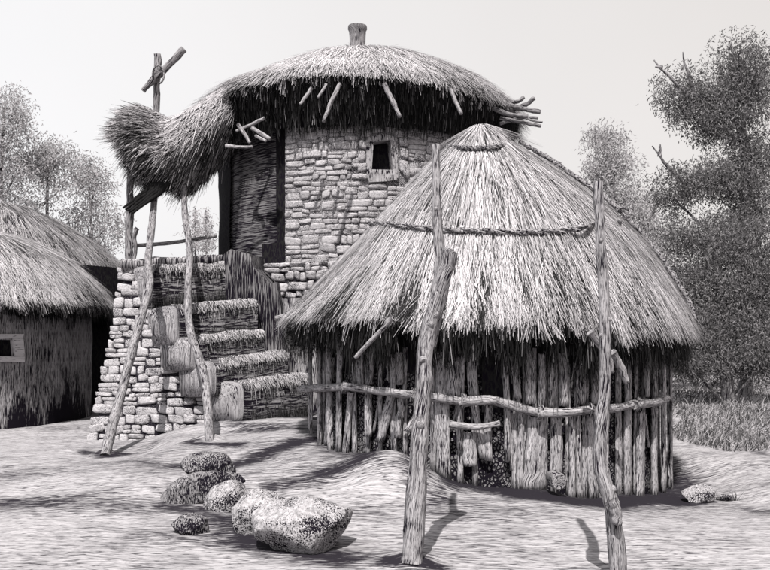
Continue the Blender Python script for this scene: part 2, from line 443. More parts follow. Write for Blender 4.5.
# ================================================================== FRONT HUT
fh = thing('round_hut', (HC.x, HC.y, gz(HC.x, HC.y)), 'low round hut with stake wall, conical straw roof and rope bands, in the foreground', 'hut')
FR = Roof(HC, 480,
    [(480, 124), (463, 133), (447, 147), (418, 172), (380, 210), (350, 243), (322, 272), (294, 298), (271, 317)],
    [(480, 124), (498, 131), (513, 146), (552, 172), (602, 210), (640, 248), (660, 281), (674, 309), (681, 333)], 11.5, .0, .965)
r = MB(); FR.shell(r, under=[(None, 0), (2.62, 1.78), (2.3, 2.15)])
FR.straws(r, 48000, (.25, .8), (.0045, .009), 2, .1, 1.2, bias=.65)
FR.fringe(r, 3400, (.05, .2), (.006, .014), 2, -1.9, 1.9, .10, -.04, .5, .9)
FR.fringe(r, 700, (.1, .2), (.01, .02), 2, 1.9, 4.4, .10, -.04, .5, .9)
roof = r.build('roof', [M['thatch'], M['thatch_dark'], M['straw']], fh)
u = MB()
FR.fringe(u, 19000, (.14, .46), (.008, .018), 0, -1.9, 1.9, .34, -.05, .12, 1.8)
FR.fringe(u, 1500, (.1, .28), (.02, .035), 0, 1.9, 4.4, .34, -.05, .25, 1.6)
u.build('under_thatch', M['straw_dark'], fh)  # near-black fringe carries the eave shade in its colour
# long locks of straw hanging from the eave
for px, py, Ln in ((553, 338, .34), (497, 335, .16), (466, 338, .22), (572, 335, .3), (610, 342, .2), (356, 330, .2), (420, 340, .2), (648, 336, .18)):
    th, t = FR.find(px, py); p = FR.p(th, .97, .03); u = MB()
    for k in range(16):
        u.strand(p+Vector((R.gauss(0, .018), -.03, 0)), Vector((R.gauss(.12, .06), -.12, -1)).normalized(), Ln*R.uniform(.6, 1.1), .012, Vector((1, 0, 0)), Vector((.02, 0, 0)), .4+.6*R.random())
    u.build('straw_lock', M['straw'], roof)
# rope bands
def roof_rope(pts, rr, name='rope_band'):
    P = []
    for px, py in pts:
        th, t = FR.find(px, py); P.append(FR.p(th, t, .05))
    Q = resample(P, 70); mb = MB()
    for ph in (0, PI):
        S = []
        for i, p in enumerate(Q):
            a = ph+i*.85; S.append(p+Vector((0, math.cos(a)*rr*.5, math.sin(a)*rr*.5)))
        mb.tube(S, rr*.62, 6)
    return mb.build(name, M['rope'], roof)
roof_rope([(366, 221), (375, 226), (402, 229), (440, 233), (480, 235), (520, 236), (560, 234), (590, 229), (604, 220), (618, 226)], .038)
roof_rope([(447, 149), (462, 151), (480, 152), (498, 150), (513, 147)], .036)
# rope lashed down the right-hand edge of the roof
P = [FR.p(1.24, t, .07) for t in (.26, .34, .42, .5, .58, .68, .78, .88, .97)]
mb = MB(); Q = resample(P, 70)
mb.tube([q+Vector((n3(i*.6, 2)*.02, 0, n3(i*.6, 4)*.02)) for i, q in enumerate(Q)], [.034*(1+.5*n3(i*.9)) for i in range(70)], 7, .4)
mb.tube([FR.p(1.24, .545, .07)+Vector((.1*math.cos(a), -.05, .07*math.sin(a))) for a in [i*.7 for i in range(10)]], .018, 6)
mb.build('rope_band', M['rope'], roof)
# wall
mb = MB(); cyl(mb, HC, 2.3, -.9, 2.3, n=80, m=6); cw = mb.build('wall', M['rubble'], fh)
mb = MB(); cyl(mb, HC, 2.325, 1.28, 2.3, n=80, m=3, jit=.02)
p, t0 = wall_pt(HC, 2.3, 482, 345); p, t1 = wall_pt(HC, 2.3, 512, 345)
mb.build('soot_band', M['black'], fh)  # black band painting the eave shade on the wall top
mb = MB(); cyl(mb, HC, 2.35, .85, 2.0, t0, t1, 8, 3); mb.build('doorway_gap', M['black'], fh)  # black sheet painted for a dark gap, wall behind stays closed
def stake(px, w, top, bot, lean=0.0, depth=.05, flare=1.15, R_=2.37, name='stake', mat='stake', ragged=.2):
    pt, th = wall_pt(HC, R_, px, top); pb, _ = wall_pt(HC, R_, px+lean, bot)
    wm = w*pt.y/F*.5; n = 8; mb = MB(); side = Vector((math.cos(th), math.sin(th), 0)); out = Vector((math.sin(th), -math.cos(th), 0))
    o = R.random()*30; rings = []
    for i in range(n+1):
        t = i/n; c = pt.lerp(pb, t)+side*.012*n3(o, t*4)
        ww = wm*lerp(1, flare, t*t)*(1+.22*n3(o+5, t*5)); ring = []
        for k in range(9):
            a = PI*k/8
            q = c-side*math.cos(a)*ww+out*(math.sin(a)**.7)*depth*(1+.3*n3(o+8, t*3, k*.7))
            if i in (0, n): q += Vector((0, 0, ragged*wm*n3(o, k*1.3, i)*2))
            ring.append(mb.vert(q, (o+k*ww/4, o+t*(pt-pb).length)))
        rings.append(ring)
    for i in range(n):
        for k in range(8): mb.face((rings[i][k], rings[i][k+1], rings[i+1][k+1], rings[i+1][k]))
    for rg in (rings[0], rings[-1]): mb.face(rg)
    for i in range(n): mb.face((rings[i][0], rings[i+1][0], rings[i+1][8], rings[i][8]))
    return mb.build(name, M[mat], fh)
def basey(px):
    p, _ = wall_pt(HC, 2.4, px, 400); return HY-F*(gz(p.x, p.y-.05)-CH)/p.y+3
ST = [ # px, width, top, bottom(None = ground), lean
 (312, 6, 345, None, 0), (320, 7, 350, None, 1), (330, 8, 352, None, 2), (341, 8, 348, None, -2), (352, 9, 392, None, -6), (360, 9, 356, 388, 1), (369, 8, 392, 436, 0),
 (374, 6, 356, 384, -4), (392, 11, 394, 440, -12), (399, 7, 362, 386, 2), (404, 8, 394, 440, -6), (426, 8, 398, 430, -18), (432, 6, 362, 392, 0), (441, 15, 366, None, 3), (454, 12, 360, 396, 0),
 (463, 7, 345, 450, -3), (471, 10, 368, 396, 3), (474, 9, 402, 458, 10), (488, 8, 405, 460, 0), (505, 7, 362, 462, 3), (513, 8, 360, 398, 5), (521, 9, 405, None, -2),
 (528, 8, 362, 404, 0), (537, 22, 416, None, -4, 1.35), (541, 10, 364, 406, 0), (532, 6, 370, 402, 1), (551, 7, 362, 408, -1), (556, 14, 416, 476, 0), (563, 13, 362, 406, 0), (571, 8, 414, None, 0), (577, 7, 416, None, 2), (580, 14, 366, 404, 1),
 (590, 12, 414, None, 2), (594, 8, 364, 404, 0), (601, 8, 414, None, 0), (604, 7, 366, 404, 0), (627, 12, 360, None, 0), (640, 13, 412, None, -2, 1.4), (645, 8, 360, 398, 0), (652, 9, 408, None, 1), (654, 8, 362, 398, 0), (661, 9, 360, None, 1), (666, 5, 366, None, 2)]
for S_ in ST:
    px, w, tp, bt, le = S_[:5]
    bb = basey(px+le) if bt is None else bt
    stake(px, w*R.uniform(.9, 1.15)*(.8 if px > 500 and w < 20 else 1), tp if tp > 380 else tp-R.uniform(8, 14), bb+R.uniform(-2, 2), le, R.uniform(.035, .06), S_[5] if len(S_) > 5 else 1.1, R_=2.35+R.uniform(0, .03))
stake(470, 14, 432, 466, 0, .05, 1.1)
px = 308.0
while px < 668:
    wd = R.uniform(7, 12)
    if not (480 < px < 508):
        stake(px+wd/2, wd*R.uniform(.55, .85), R.uniform(346, 356), basey(px)+2, R.uniform(-3, 3), .03, 1.1, R_=2.325)
    px += wd*(1.0 if px > 500 else 1.5)
# thin twigs woven between the stakes
for k in range(26):
    px = R.uniform(312, 664); up = R.random() < .35
    tp = R.uniform(350, 362) if up else R.uniform(392, 404)+(12 if px > 500 else 0)
    bt = R.uniform(380, 392) if up else min(basey(px), tp+R.uniform(25, 60))
    stake(px, R.uniform(2.2, 4.2), tp, bt, R.uniform(-7, 7), .025, 1.0, R_=2.325, name='wattle_twig', mat='wood')
mb = MB(); P = [wall_pt(HC, 2.47, x, y)[0] for x, y in ((449, 424), (462, 426), (480, 427), (500, 423))]
pole_mesh(mb, P, .04, .03, 12); mb.build('crossbar', M['wood'], fh)
rails = [((300, 389), (322, 388), (348, 387)), ((344, 386), (380, 391), (414, 395)), ((410, 394), (440, 398), (466, 402)), ((460, 402), (485, 400), (497, 401)), ((494, 400), (520, 408), (542, 413)),
         ((538, 413), (565, 413), (592, 409)), ((586, 411), (615, 408), (640, 403)), ((634, 405), (655, 402), (667, 398))]
for k, L in enumerate(rails):
    P = [wall_pt(HC, 2.46+.035*(k % 2), x, y)[0] for x, y in L]
    mb = MB(); pole_mesh(mb, P, .052*R.uniform(.85, 1.15), .046, 14, .008, .3); mb.build('rail', M['wood'], fh)
for px, py in ((345, 387), (413, 395), (463, 401), (540, 412), (590, 410), (638, 404)):
    mb = MB(); c, th = wall_pt(HC, 2.47, px, py)
    for q in (-.02, 0, .02):
        mb.tube([c+Vector((q+.01*math.sin(a), -.075*math.cos(a), .075*math.sin(a))) for a in [2*PI*i/12 for i in range(13)]], .01, 5)
    mb.build('tie', M['rope'], fh)
# slanting rafters under the eave
for L, Y0, Y1, rr in (([(392, 318), (372, 340), (355, 358)], 8.75, 8.95, .03), ([(590, 332), (604, 350), (612, 372)], 8.55, 8.75, .045), ([(466, 336), (464, 352), (463, 372)], 9.0, 9.05, .028), ([(612, 352), (620, 366), (627, 382)], 8.85, 8.95, .05), ([(276, 318), (300, 312), (322, 304)], 10.9, 10.9, .03)):
    mb = MB(); pole_mesh(mb, pxpath(L, Y0, Y1), rr, rr*.7, 12); mb.build('rafter', M['wood'], fh)
# ================================================================== TALL STONE HUT
th_ = thing('stone_hut', (BC.x, BC.y, gz(BC.x, BC.y)), 'tall round stone hut with wide thatched roof, small window and chimney pot', 'hut')
BRf = Roof(BC, 357,
    [(354, 54), (322, 63), (290, 75), (260, 89), (234, 101), (212, 113), (196, 126)],
    [(360, 54), (398, 60), (434, 71), (466, 86), (492, 101), (509, 114), (519, 128)], 17.5, .0, .98, 1.02)
r = MB(); BRf.shell(r, 96, 22, 1, under=[(None, 0), (3.12, 5.42), (2.9, 5.9)])
BRf.straws(r, 38000, (.3, .85), (.007, .015), 2, .1, .9, .05, bias=.42)
BRf.fringe(r, 3600, (.05, .22), (.01, .02), 2, -2.2, 2.0, .12, -.05, .5, .9)
BRf.fringe(r, 600, (.1, .25), (.02, .03), 2, 2.0, 4.1, .12, -.05, .5, .9)
broof = r.build('roof', [M['thatch'], M['thatch_dark'], M['straw']], th_)
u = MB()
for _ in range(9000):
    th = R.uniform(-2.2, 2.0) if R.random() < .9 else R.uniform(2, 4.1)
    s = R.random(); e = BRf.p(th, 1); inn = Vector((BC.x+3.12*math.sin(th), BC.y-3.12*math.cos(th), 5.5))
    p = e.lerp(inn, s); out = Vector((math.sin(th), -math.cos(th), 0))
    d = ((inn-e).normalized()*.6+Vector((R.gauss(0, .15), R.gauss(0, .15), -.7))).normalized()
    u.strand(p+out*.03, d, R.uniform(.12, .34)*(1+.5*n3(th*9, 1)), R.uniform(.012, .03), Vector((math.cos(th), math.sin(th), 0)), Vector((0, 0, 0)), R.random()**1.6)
u.build('under_thatch', M['straw_dark'], th_)  # dark colour here paints the shade between eave and wall
# chimney pot
mb = MB(); cp = BRf.p(0, 0); cxp = W(357.5, 51, 17.5)
prof = [(0, -.25, .20), (0, 0, .175), (.0, .12, .165), (0, .3, .17), (0, .42, .18), (0, .47, .205), (0, .52, .2)]
mb.tube([Vector((cxp.x, 17.5, cxp.z+b)) for a, b, c in prof], [c for a, b, c in prof], 18, .08, cap=False)
mb.tube([Vector((cxp.x, 17.5, cxp.z+.52)), Vector((cxp.x, 17.5, cxp.z+.47)), Vector((cxp.x, 17.5, cxp.z+.1))], [.2, .15, .14], 18, 0)
mb.build('chimney_pot', M['wood_grey'], th_)
mb = MB()
for _ in range(700):
    a = R.uniform(0, 2*PI); mb.strand(Vector((cxp.x+.14*math.cos(a), 17.5+.14*math.sin(a), cxp.z+R.uniform(0, .08))), Vector((math.cos(a)*.9, math.sin(a)*.9, -.35)).normalized(), R.uniform(.15, .4), .014, Vector((-math.sin(a), math.cos(a), 0)), Vector((0, 0, -.04)), R.random())
mb.build('ridge_cap', M['straw'], th_)
# walls
wp, wa0 = wall_pt(BC, BR, 370, 170); wq, wa1 = wall_pt(BC, BR, 393, 141)
wz0 = wp.z; wz1 = wq.z
TS = wall_pt(BC, BR, 285, 200)[1]
mb = MB(); n = 90
cyl(mb, BC, BR-.01, 2.6, 5.95, TS, PI-.2, 160, 60, hole=(wa0-.004, wa1+.004, wz0, wz1)); mb.build('wall', M['mortar'], th_)
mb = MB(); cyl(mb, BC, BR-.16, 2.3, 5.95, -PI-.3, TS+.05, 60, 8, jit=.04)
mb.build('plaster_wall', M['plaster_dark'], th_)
mb = MB(); cyl(mb, BC, BR-.10, 2.3, 5.95, -PI*.5, -.98, 14, 10, jit=.05); mb.build('door_post', M['black'], th_)  # black strip painting the dark left edge of the recess
mb = MB(); cyl(mb, BC, BR-.12, 2.3, 5.9, TS-.09, TS+.05, 8, 12, jit=.03); cyl(mb, BC, BR-.09, 2.3, 3.45, TS-.2, TS+.03, 8, 12, jit=.06); mb.build('doorway', M['black'], th_)  # black strips painted for the dark of the opening
mb = MB()   # jamb where stone stops and dark opening beyond
a = Vector((math.sin(TS), -math.cos(TS), 0))
for j in range(9):
    z = lerp(2.9, 5.6, j/8); rr = BR+.03*n3(j*1.3)
    for q in (rr, BR-.3): mb.vert((BC.x+q*a.x, BC.y+q*a.y, z), (q, z))
for j in range(8): mb.face((2*j, 2*j+1, 2*j+3, 2*j+2))
mb.build('door_jamb', M['plaster_dark'], th_)
def fB(u, v, d): return Vector((BC.x+(BR+d-.012)*math.sin(u/BR), BC.y-(BR+d-.012)*math.cos(u/BR), v))
mb = MB()
def okB(u, v, hu, hv):
    a = u/BR
    if (u+hu)/BR > wa0-.03 and (u-hu)/BR < wa1+.045 and v+hv > wz0-.2 and v-hv < wz1+.13: return False
    return True
masonry(mb, fB, TS*BR, 1.25*BR, 2.95, 5.45, .125, (.14, .36), .03, okB, left=lambda v: TS*BR+.004)
# stones round the window
for (x0, y0, x1, y1) in ((358, 150, 366, 162), (359, 140, 367, 150), (358, 163, 367, 172), (358, 173, 368, 180), (400, 148, 408, 160), (399, 160, 408, 174), (398, 138, 408, 147), (362, 130, 372, 138), (372, 127, 384, 134), (385, 126, 395, 134), (394, 130, 403, 138), (402, 162, 409, 178)):
    p, a0 = wall_pt(BC, BR, x0, y1); q, a1 = wall_pt(BC, BR, x1, y0)
    stone(mb, fB, a0*BR, a1*BR, p.z+.01, q.z-.01, .06)
mb.build('stonework', M['stone'], th_)
# window
mb = MB()
def wpt(px, py, d): 
    p, a = wall_pt(BC, BR, px, py); return Vector((BC.x+(BR+d)*math.sin(a), BC.y-(BR+d)*math.cos(a), p.z))
def slab(mb, Q, d0, d1):
    A = [wpt(x, y, d1) for x, y in Q]; B = [wpt(x, y, d0) for x, y in Q]; n = len(Q)
    va = [mb.vert(p, (p.x, p.z)) for p in A]; mb.face(va)
    for k in range(n):
        k2 = (k+1) % n; mb.face([mb.vert(p, (p.x+p.y, p.z)) for p in (A[k], B[k], B[k2], A[k2])])
slab(mb, [(366, 140), (373.5, 141), (371.5, 171), (366, 171)], -.2, .035)
slab(mb, [(389.5, 139), (397, 141), (397.5, 171), (392.5, 171)], -.2, .035)
slab(mb, [(368, 138), (382, 134), (396, 138), (397, 142.5), (389, 140.5), (375, 142.5), (366, 143)], -.2, .05)
slab(mb, [(366, 170), (398, 170.5), (397, 180), (385, 182), (368, 183)], -.2, .06)
win = mb.build('window_frame', M['mud_end'], th_, smooth=False)
mb = MB(); mb.box(wpt(382, 156, -.27), (.4, .06, .45)); mb.build('window_opening', M['black'], th_)
# plinth
mb = MB(); cyl(mb, BC, 3.42, -.6, 2.42, -PI, PI, 90, 12, r2=3.25, jit=.07)
k0 = len(mb.v)
cyl(mb, BC, 3.25, 2.4, 2.46, -PI, PI, 90, 1, r2=2.7)
mb.build('plinth', M['mud'], th_)
mb = MB()
def fP(u, v, d): return Vector((BC.x+(3.17+d)*math.sin(u/3.17), BC.y-(3.17+d)*math.cos(u/3.17), v))
cyl(mb, BC, 3.17, 2.4, 2.98, TS-.02, 1.0, 40, 3); cyl(mb, BC, 3.17, 2.98, 3.0, TS-.02, 1.0, 40, 1, r2=2.9)
mb.build('ledge_wall', M['mortar_dark'], th_)
mb = MB(); masonry(mb, fP, TS*3.17, .9*3.17, 2.45, 2.9, .13, (.16, .34), .06); mb.build('ledge_stones', M['stone'], th_)
# sticks hanging out of the roof
for L, Y, rr in (([(340, 84), (334, 96), (323, 122)], 13.5, .035), ([(326, 84), (318, 98)], 13.55, .025), ([(312, 88), (300, 104)], 13.7, .03), ([(384, 84), (393, 102), (400, 117)], 13.5, .04), ([(450, 88), (456, 102), (461, 114)], 13.8, .035),
                 ([(265, 118), (248, 126), (236, 131)], 14.6, .03), ([(238, 124), (246, 136), (250, 143)], 14.5, .035), ([(226, 146), (238, 147), (252, 147)], 14.4, .03), ([(252, 128), (262, 134), (270, 139)], 14.3, .04), ([(256, 136), (266, 141)], 14.3, .03)):
    mb = MB(); pole_mesh(mb, pxpath(L, Y, Y-.1), rr, rr*.8, 10, .015); mb.build('rafter_end', M['wood'], th_)
for L, Y, rr in (([(492, 100), (515, 107), (541, 112)], 15.6, .05), ([(505, 112), (525, 105), (534, 98)], 15.7, .045), ([(500, 118), (520, 122), (541, 126)], 15.5, .035), ([(488, 106), (508, 114), (528, 116)], 15.4, .045), ([(500, 124), (520, 118), (538, 118)], 15.6, .03), ([(498, 98), (515, 102), (524, 97)], 15.8, .04), ([(515, 112), (530, 120), (542, 122)], 15.5, .02)):
    mb = MB(); pole_mesh(mb, pxpath(L, Y, Y-.1), rr, rr*.9, 12, .015); mb.build('rafter_end', M['wood_grey'], th_)
# porch thatch sweeping left off the roof
secs = [(280, 92, 10, 16.2, .5), (262, 102, 20, 15.9, .6), (244, 110, 26, 15.7, .6), (225, 122, 31, 15.4, .65), (207, 138, 38, 15.1, .7), (190, 149, 38, 14.9, .75), (176, 154, 34, 14.75, .75), (166, 149, 36, 14.65, .7), (153, 146, 38, 14.55, .65), (140, 145, 34, 14.45, .6), (130, 146, 24, 14.4, .45), (124, 146, 8, 14.35, .2)]
S2 = []
for i in range(40):
    S2.append(interp([tuple(map(float, s)) for s in secs], i/39))
def pp(i, a, k=1.0):
    px, py, h, Y, dp = S2[i]; c = W(px, py, Y); hz = h*Y/F
    nn = 1+.13*n3(i*.25, math.cos(a)*1.5, math.sin(a)*1.5)
    return c+Vector((-.12*math.sin(a)*(i > 20), dp*math.cos(a)*nn, hz*math.sin(a)*nn*.96))*k
mb = MB(); K = 28
rows = [[mb.vert(pp(i, 2*PI*k/K), (2*PI*(k)/K, i*.1)) for k in range(K)] for i in range(40)]
for i in range(39):
    for k in range(K): mb.face((rows[i][k], rows[i][(k+1) % K], rows[i+1][(k+1) % K], rows[i+1][k]))
mb.face(rows[-1]); mb.face(rows[0])
for _ in range(24000):
    fi = R.uniform(0, 38.9); i = int(fi); a = R.uniform(-PI, PI)
    if math.cos(a) > .4 and R.random() < .7: continue
    p = pp(i, a).lerp(pp(i+1, a), fi-i); q = pp(i, a, 0); nrm = (p-q).normalized()
    along = (pp(i+1, a, 0)-pp(i, a, 0)).normalized(); s = fi/39
    sa = math.sin(a)
    if s < .55: d = along*.9+Vector((0, 0, -.35))+nrm*.1
    else:
        d = along*lerp(.5, .8, s)+nrm*lerp(.35, .6, s)+Vector((-.2, -.1, -.25-.25*(sa < 0)))
        if sa > .6: d += Vector((-.3, 0, -.1))
    if sa < -.3: d = d+Vector((-.25, -.1, -.8))
    d = (d+Vector((R.gauss(0, .24), R.gauss(0, .24), R.gauss(0, .24)))).normalized()
    side = d.cross(Vector((0, -1, 0))+Vector((R.gauss(0, .4), 0, R.gauss(0, .4)))).normalized()
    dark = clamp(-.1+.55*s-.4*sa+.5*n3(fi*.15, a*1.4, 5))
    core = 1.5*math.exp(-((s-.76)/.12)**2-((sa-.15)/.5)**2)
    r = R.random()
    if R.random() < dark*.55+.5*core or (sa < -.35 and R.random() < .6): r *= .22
    elif s < .62 and sa > -.1: r = r**.45
    L = R.uniform(.12, .3)*(1.2 if s < .5 else 1)*(1.6 if R.random() < .08 else 1)
    mb.strand(p-d*.05, d, L, R.uniform(.006, .013), side, Vector((0, 0, -.08*L)), r, 1)
mb.build('porch_thatch', [M['thatch_dark'], M['straw']], th_)
mb = MB()   # twisted end hanging below the roll
for k in range(5):
    pole_mesh(mb, pxpath([(158+k*3, 183), (140+k*3, 195+k), (123+k*2, 208+k*1.5)], 14.2, 14.0), .05, .015, 12, .03)
mb.build('twisted_straw', M['straw_dark'], th_)
# ================================================================== STAIRS
ss = on_ground(243, 417)
st = thing('stone_staircase', (-3.3, 13.8, gz(-3.3, 13.8)), 'rubble stone staircase with shaggy grass covered steps up to the tall hut door', 'staircase')
def fy(px, py): return 13.9-(px-88)*.65/155+(440-py)*.0045
FACE = [(89, 446), (101, 405), (113, 350), (122, 290), (122, 266), (150, 266), (160, 300), (176, 335), (190, 362), (208, 385), (226, 402), (244, 418), (243, 428), (180, 436)]
FACE2 = [(130, 266), (226, 262), (226, 300), (250, 306), (252, 336), (256, 362), (275, 368), (280, 390), (306, 394), (306, 424), (180, 436), (140, 430)]
mb = MB()
for PL, yo, dpth in ((FACE, 0, 1.2), (FACE2, .95, 1.6)):
    fr = [W(x, y, fy(x, y)+yo) for x, y in PL]; bk = [p+Vector((.3, dpth, 0)) for p in fr]
    mb.face([mb.vert(p, (p.x, p.z)) for p in fr], 0 if yo == 0 else 1)
    for k in range(len(fr)):
        k2 = (k+1) % len(fr); mb.face([mb.vert(p, (p.x+p.y, p.z+p.y*.3)) for p in (fr[k], bk[k], bk[k2], fr[k2])], 0 if yo == 0 else 1)
mb.build('stair_core', [M['mortar_dark'], M['mud_dark']], st, smooth=False)
def inpoly(x, y, P):
    c = False; j = len(P)-1
    for i in range(len(P)):
        if (P[i][1] > y) != (P[j][1] > y) and x < (P[j][0]-P[i][0])*(y-P[i][1])/(P[j][1]-P[i][1])+P[i][0]: c = not c
        j = i
    return c
SF = [(82, 450), (95, 405), (106, 350), (116, 288), (118, 268), (150, 270), (172, 335), (188, 362), (206, 385), (222, 400), (226, 422), (243, 418), (243, 428), (180, 436)]
K_ = 13.8/F
def fS(u, v, d):
    px = u/K_; py = -v/K_; q = W(px, py, fy(px, py)); return q+Vector((-.3*d, -d, .2*d))
mb = MB()
masonry(mb, fS, 84*K_, 250*K_, -450*K_, -266*K_, .13, (.14, .34), .042, lambda u, v, hu, hv: inpoly(u/K_, -v/K_, SF), .004, left=lambda v: K_*interp([84, 89, 94, 99, 104, 109, 113, 116, 118], (450+v/K_)/182))
mb.build('stonework', M['stone'], st)
steps = [((140, 285), (230, 283), 21, 14.1, 14.55, 0), ((166, 326), (256, 318), 21, 13.62, 14.2, 1), ((182, 355), (262, 346), 18, 13.38, 13.95, 1), ((202, 380), (286, 368), 19, 13.12, 13.7, 0), ((229, 404), (308, 394), 22, 12.9, 13.5, 1)]
for (ax, ay), (bx, by), ry, Y0, Y1, pale in steps:
    A = W(ax, ay, Y0); B = W(bx, by, Y1); rz = ry*Y0/F; dp = .42; mb = MB(); n = 22; K = 24; rows = []; o = R.random()*9
    ax_ = (B-A).normalized(); back = Vector((-ax_.y, ax_.x, 0)).normalized()
    def sp(t, a, o=o):
        ca, sa = math.cos(a), math.sin(a); k = 1+.10*n3(o+t*3, ca, sa)
        # squarish section: flat tread and upright front
        return A.lerp(B, t)-ax_*(math.copysign(abs(ca)**.4, ca)*.2*(1-t))+back*(math.copysign(abs(ca)**.4, ca)*dp*k+.3)+Vector((0, 0, math.copysign(abs(sa)**.4, sa)*rz*k+.03*n3(o, t*6)))
    for i in range(n+1): rows.append([mb.vert(sp(i/n, 2*PI*k/K), (2*PI*k/K*.5, i*.08)) for k in range(K+1)])
    for i in range(n):
        for k in range(K): mb.face((rows[i][k], rows[i][k+1], rows[i+1][k+1], rows[i+1][k]))
    sc_ = mb.v[:]
    for _ in range(2600):
        t = R.random(); a = R.uniform(.15*PI, 1.35*PI); p = sp(t, a); sa = math.sin(a)
        if t < .12 and R.random() < .75: continue
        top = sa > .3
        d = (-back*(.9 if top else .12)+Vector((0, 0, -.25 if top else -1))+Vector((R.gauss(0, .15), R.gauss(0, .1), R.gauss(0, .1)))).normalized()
        r = R.random()**.5 if top else R.random()*.45  # shading put into the straw colour: pale treads, darker fronts
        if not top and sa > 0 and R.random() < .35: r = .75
        mb.strand(p+Vector((0, 0, .01)), d, R.uniform(.05, .15), R.uniform(.005, .010), ax_, Vector((0, 0, -.03 if top else 0)), r, 1)
    sobj = mb.build('step', [M['mud_dark'], M['straw_mid']], st)
    # cut end of the step
    mb = MB(); c = mb.vert(sp(0, 0).lerp(sp(0, PI), .5)-ax_*.06, (0, 0)); rg = []
    for k in range(K):
        q = sp(0, 2*PI*k/K); ce = sp(0, 0).lerp(sp(0, PI), .5); rg.append(mb.vert(ce.lerp(q, .9)-ax_*.05, ((q-ce).dot(back), q.z)))
    rg2 = [mb.vert(sp(.02, 2*PI*k/K), (sp(.02, 2*PI*k/K).x, sp(.02, 2*PI*k/K).z)) for k in range(K)]
    for k in range(K): mb.face((rg[k], rg[(k+1) % K], c)); mb.face((rg2[k], rg2[(k+1) % K], rg[(k+1) % K], rg[k]))
    mb.build('step_end', M['mud_end' if ay > 400 else 'mud'], sobj)
# landing slab
mb = MB(); A = W(121, 262, 14.4); B = W(226, 257, 14.9); n = 16; rows = []
for i in range(n+1):
    t = i/n; c = A.lerp(B, t)+Vector((0, 0, .03*n3(t*5, 2))); row = []
    for y, z in ((1.8, .05), (.3, .06), (0, .05), (-.05, .0), (-.03, -.1), (.05, -.16), (.2, -.2)):
        row.append(mb.vert(c+Vector((0, y, z+.025*n3(t*7, y*4, z*9))), (t*1.8, y+z)))
    rows.append(row)
for i in range(n):
    for k in range(6): mb.face((rows[i][k], rows[i][k+1], rows[i+1][k+1], rows[i+1][k]))
mb.face(rows[0]); mb.face(rows[-1])
mb.build('landing', M['mud'], st)
# mud block closing between stairs and the hut
mb = MB()
P = [(224, 254), (231, 249), (240, 252), (250, 254), (254, 268), (262, 276), (270, 284), (276, 282), (280, 300), (284, 340), (300, 372), (310, 392), (262, 392), (246, 350), (238, 318), (226, 300)]
fr = [W(x, y, 14.35) for x, y in P]; bk = [p+Vector((.2, 1.2, 0)) for p in fr]
n = len(P); mb.face([mb.vert(p, (p.x, p.z)) for p in fr])
for k in range(n): mb.face([mb.vert(p, (p.x+p.y, p.z)) for p in (fr[k], bk[k], bk[(k+1) % n], fr[(k+1) % n])])
mb.build('cheek_wall', M['mud_dark'], st, smooth=False)
# railing on the landing
rl = thing('landing_rail', tuple(W(130, 268, 14.9)), 'thin stick handrail and post at the left edge of the stair landing', 'railing')
mb = MB(); pole_mesh(mb, pxpath([(130, 268), (129, 240), (130, 205), (131, 165)], 14.7), .075, .06, 18, .02); mb.build('post', M['wood_grey'], rl)
mb = MB(); pole_mesh(mb, pxpath([(131, 246), (160, 244), (190, 240), (216, 236)], 14.7, 15.2), .035, .03, 14, .02); mb.build('handrail', M['wood_grey'], rl)
mb = MB(); pole_mesh(mb, pxpath([(137, 228), (134, 236), (136, 248), (134, 262)], 14.6), .04, .03, 10, .03); mb.build('brace', M['wood_grey'], rl)
# ================================================================== PORCH POLES
def lone_pole(L, Y0, Y1, r0, r1, label, name='wooden_pole', mat='pole', extra=None, wob=.012, group=None):
    P = pxpath(L, Y0, Y1); b = P[0]
    o = thing(name, tuple(b), label, 'pole', group)
    mb = MB(); pole_mesh(mb, P, r0, r1, 44, wob, .28, 14); mb.build('shaft', M[mat], o)
    for q in range(5):
        t = R.uniform(.1, .9); Q = resample(P, 44); c = Q[int(t*43)]; a = R.uniform(-1.2, 1.2); rr = lerp(r0, r1, t); d = Vector((math.sin(a), -math.cos(a), .35))
        mb = MB(); mb.tube([c+d*rr*.5, c+d*rr*.95, c+d*rr*1.15, c+d*rr*1.2], [rr*.62, rr*.5, rr*.36, rr*.2], 9, .4); mb.build('knot', M[mat], o)
    if extra:
        for nm, EL, e0, e1, q0, q1 in extra:
            mb = MB(); pole_mesh(mb, pxpath(EL, e0, e1), q0, q1, 12, .01, .3); mb.build(nm, M[mat], o)
    return o
g0 = on_ground(105, 455); g1 = on_ground(209, 441); g2 = on_ground(413, 560); 
lone_pole([(105, 457), (112, 427), (124, 382), (137, 332), (149, 287), (148, 262), (152, 225), (156, 182)], g0.y, 14.5, .074, .055, 'crooked pale pole leaning right in front of the stone staircase, propping the straw roll')
lone_pole([(209, 444), (208, 410), (203, 370), (190, 330), (188, 290), (190, 250), (185, 215), (183, 172)], g1.y, 14.8, .066, .05, 'thin kinked pole standing by the stair steps under the porch thatch')
lone_pole([(412, 563), (416, 500), (420, 430), (425, 375), (427, 340), (438, 290), (440, 262), (437, 215), (436, 145)], g2.y, 6.6, .078, .031, 'tall peeled pole with a forked stub, standing before the low hut left of centre',
          extra=[('forked_stub', [(427, 345), (438, 300), (448, 262), (450, 250)], 6.42, 6.4, .075, .055)], wob=.006)
rp = [(620, 590), (616, 540), (611, 505), (603, 478), (600, 455), (602, 415), (605, 370), (604, 300), (600, 240), (598, 182)]
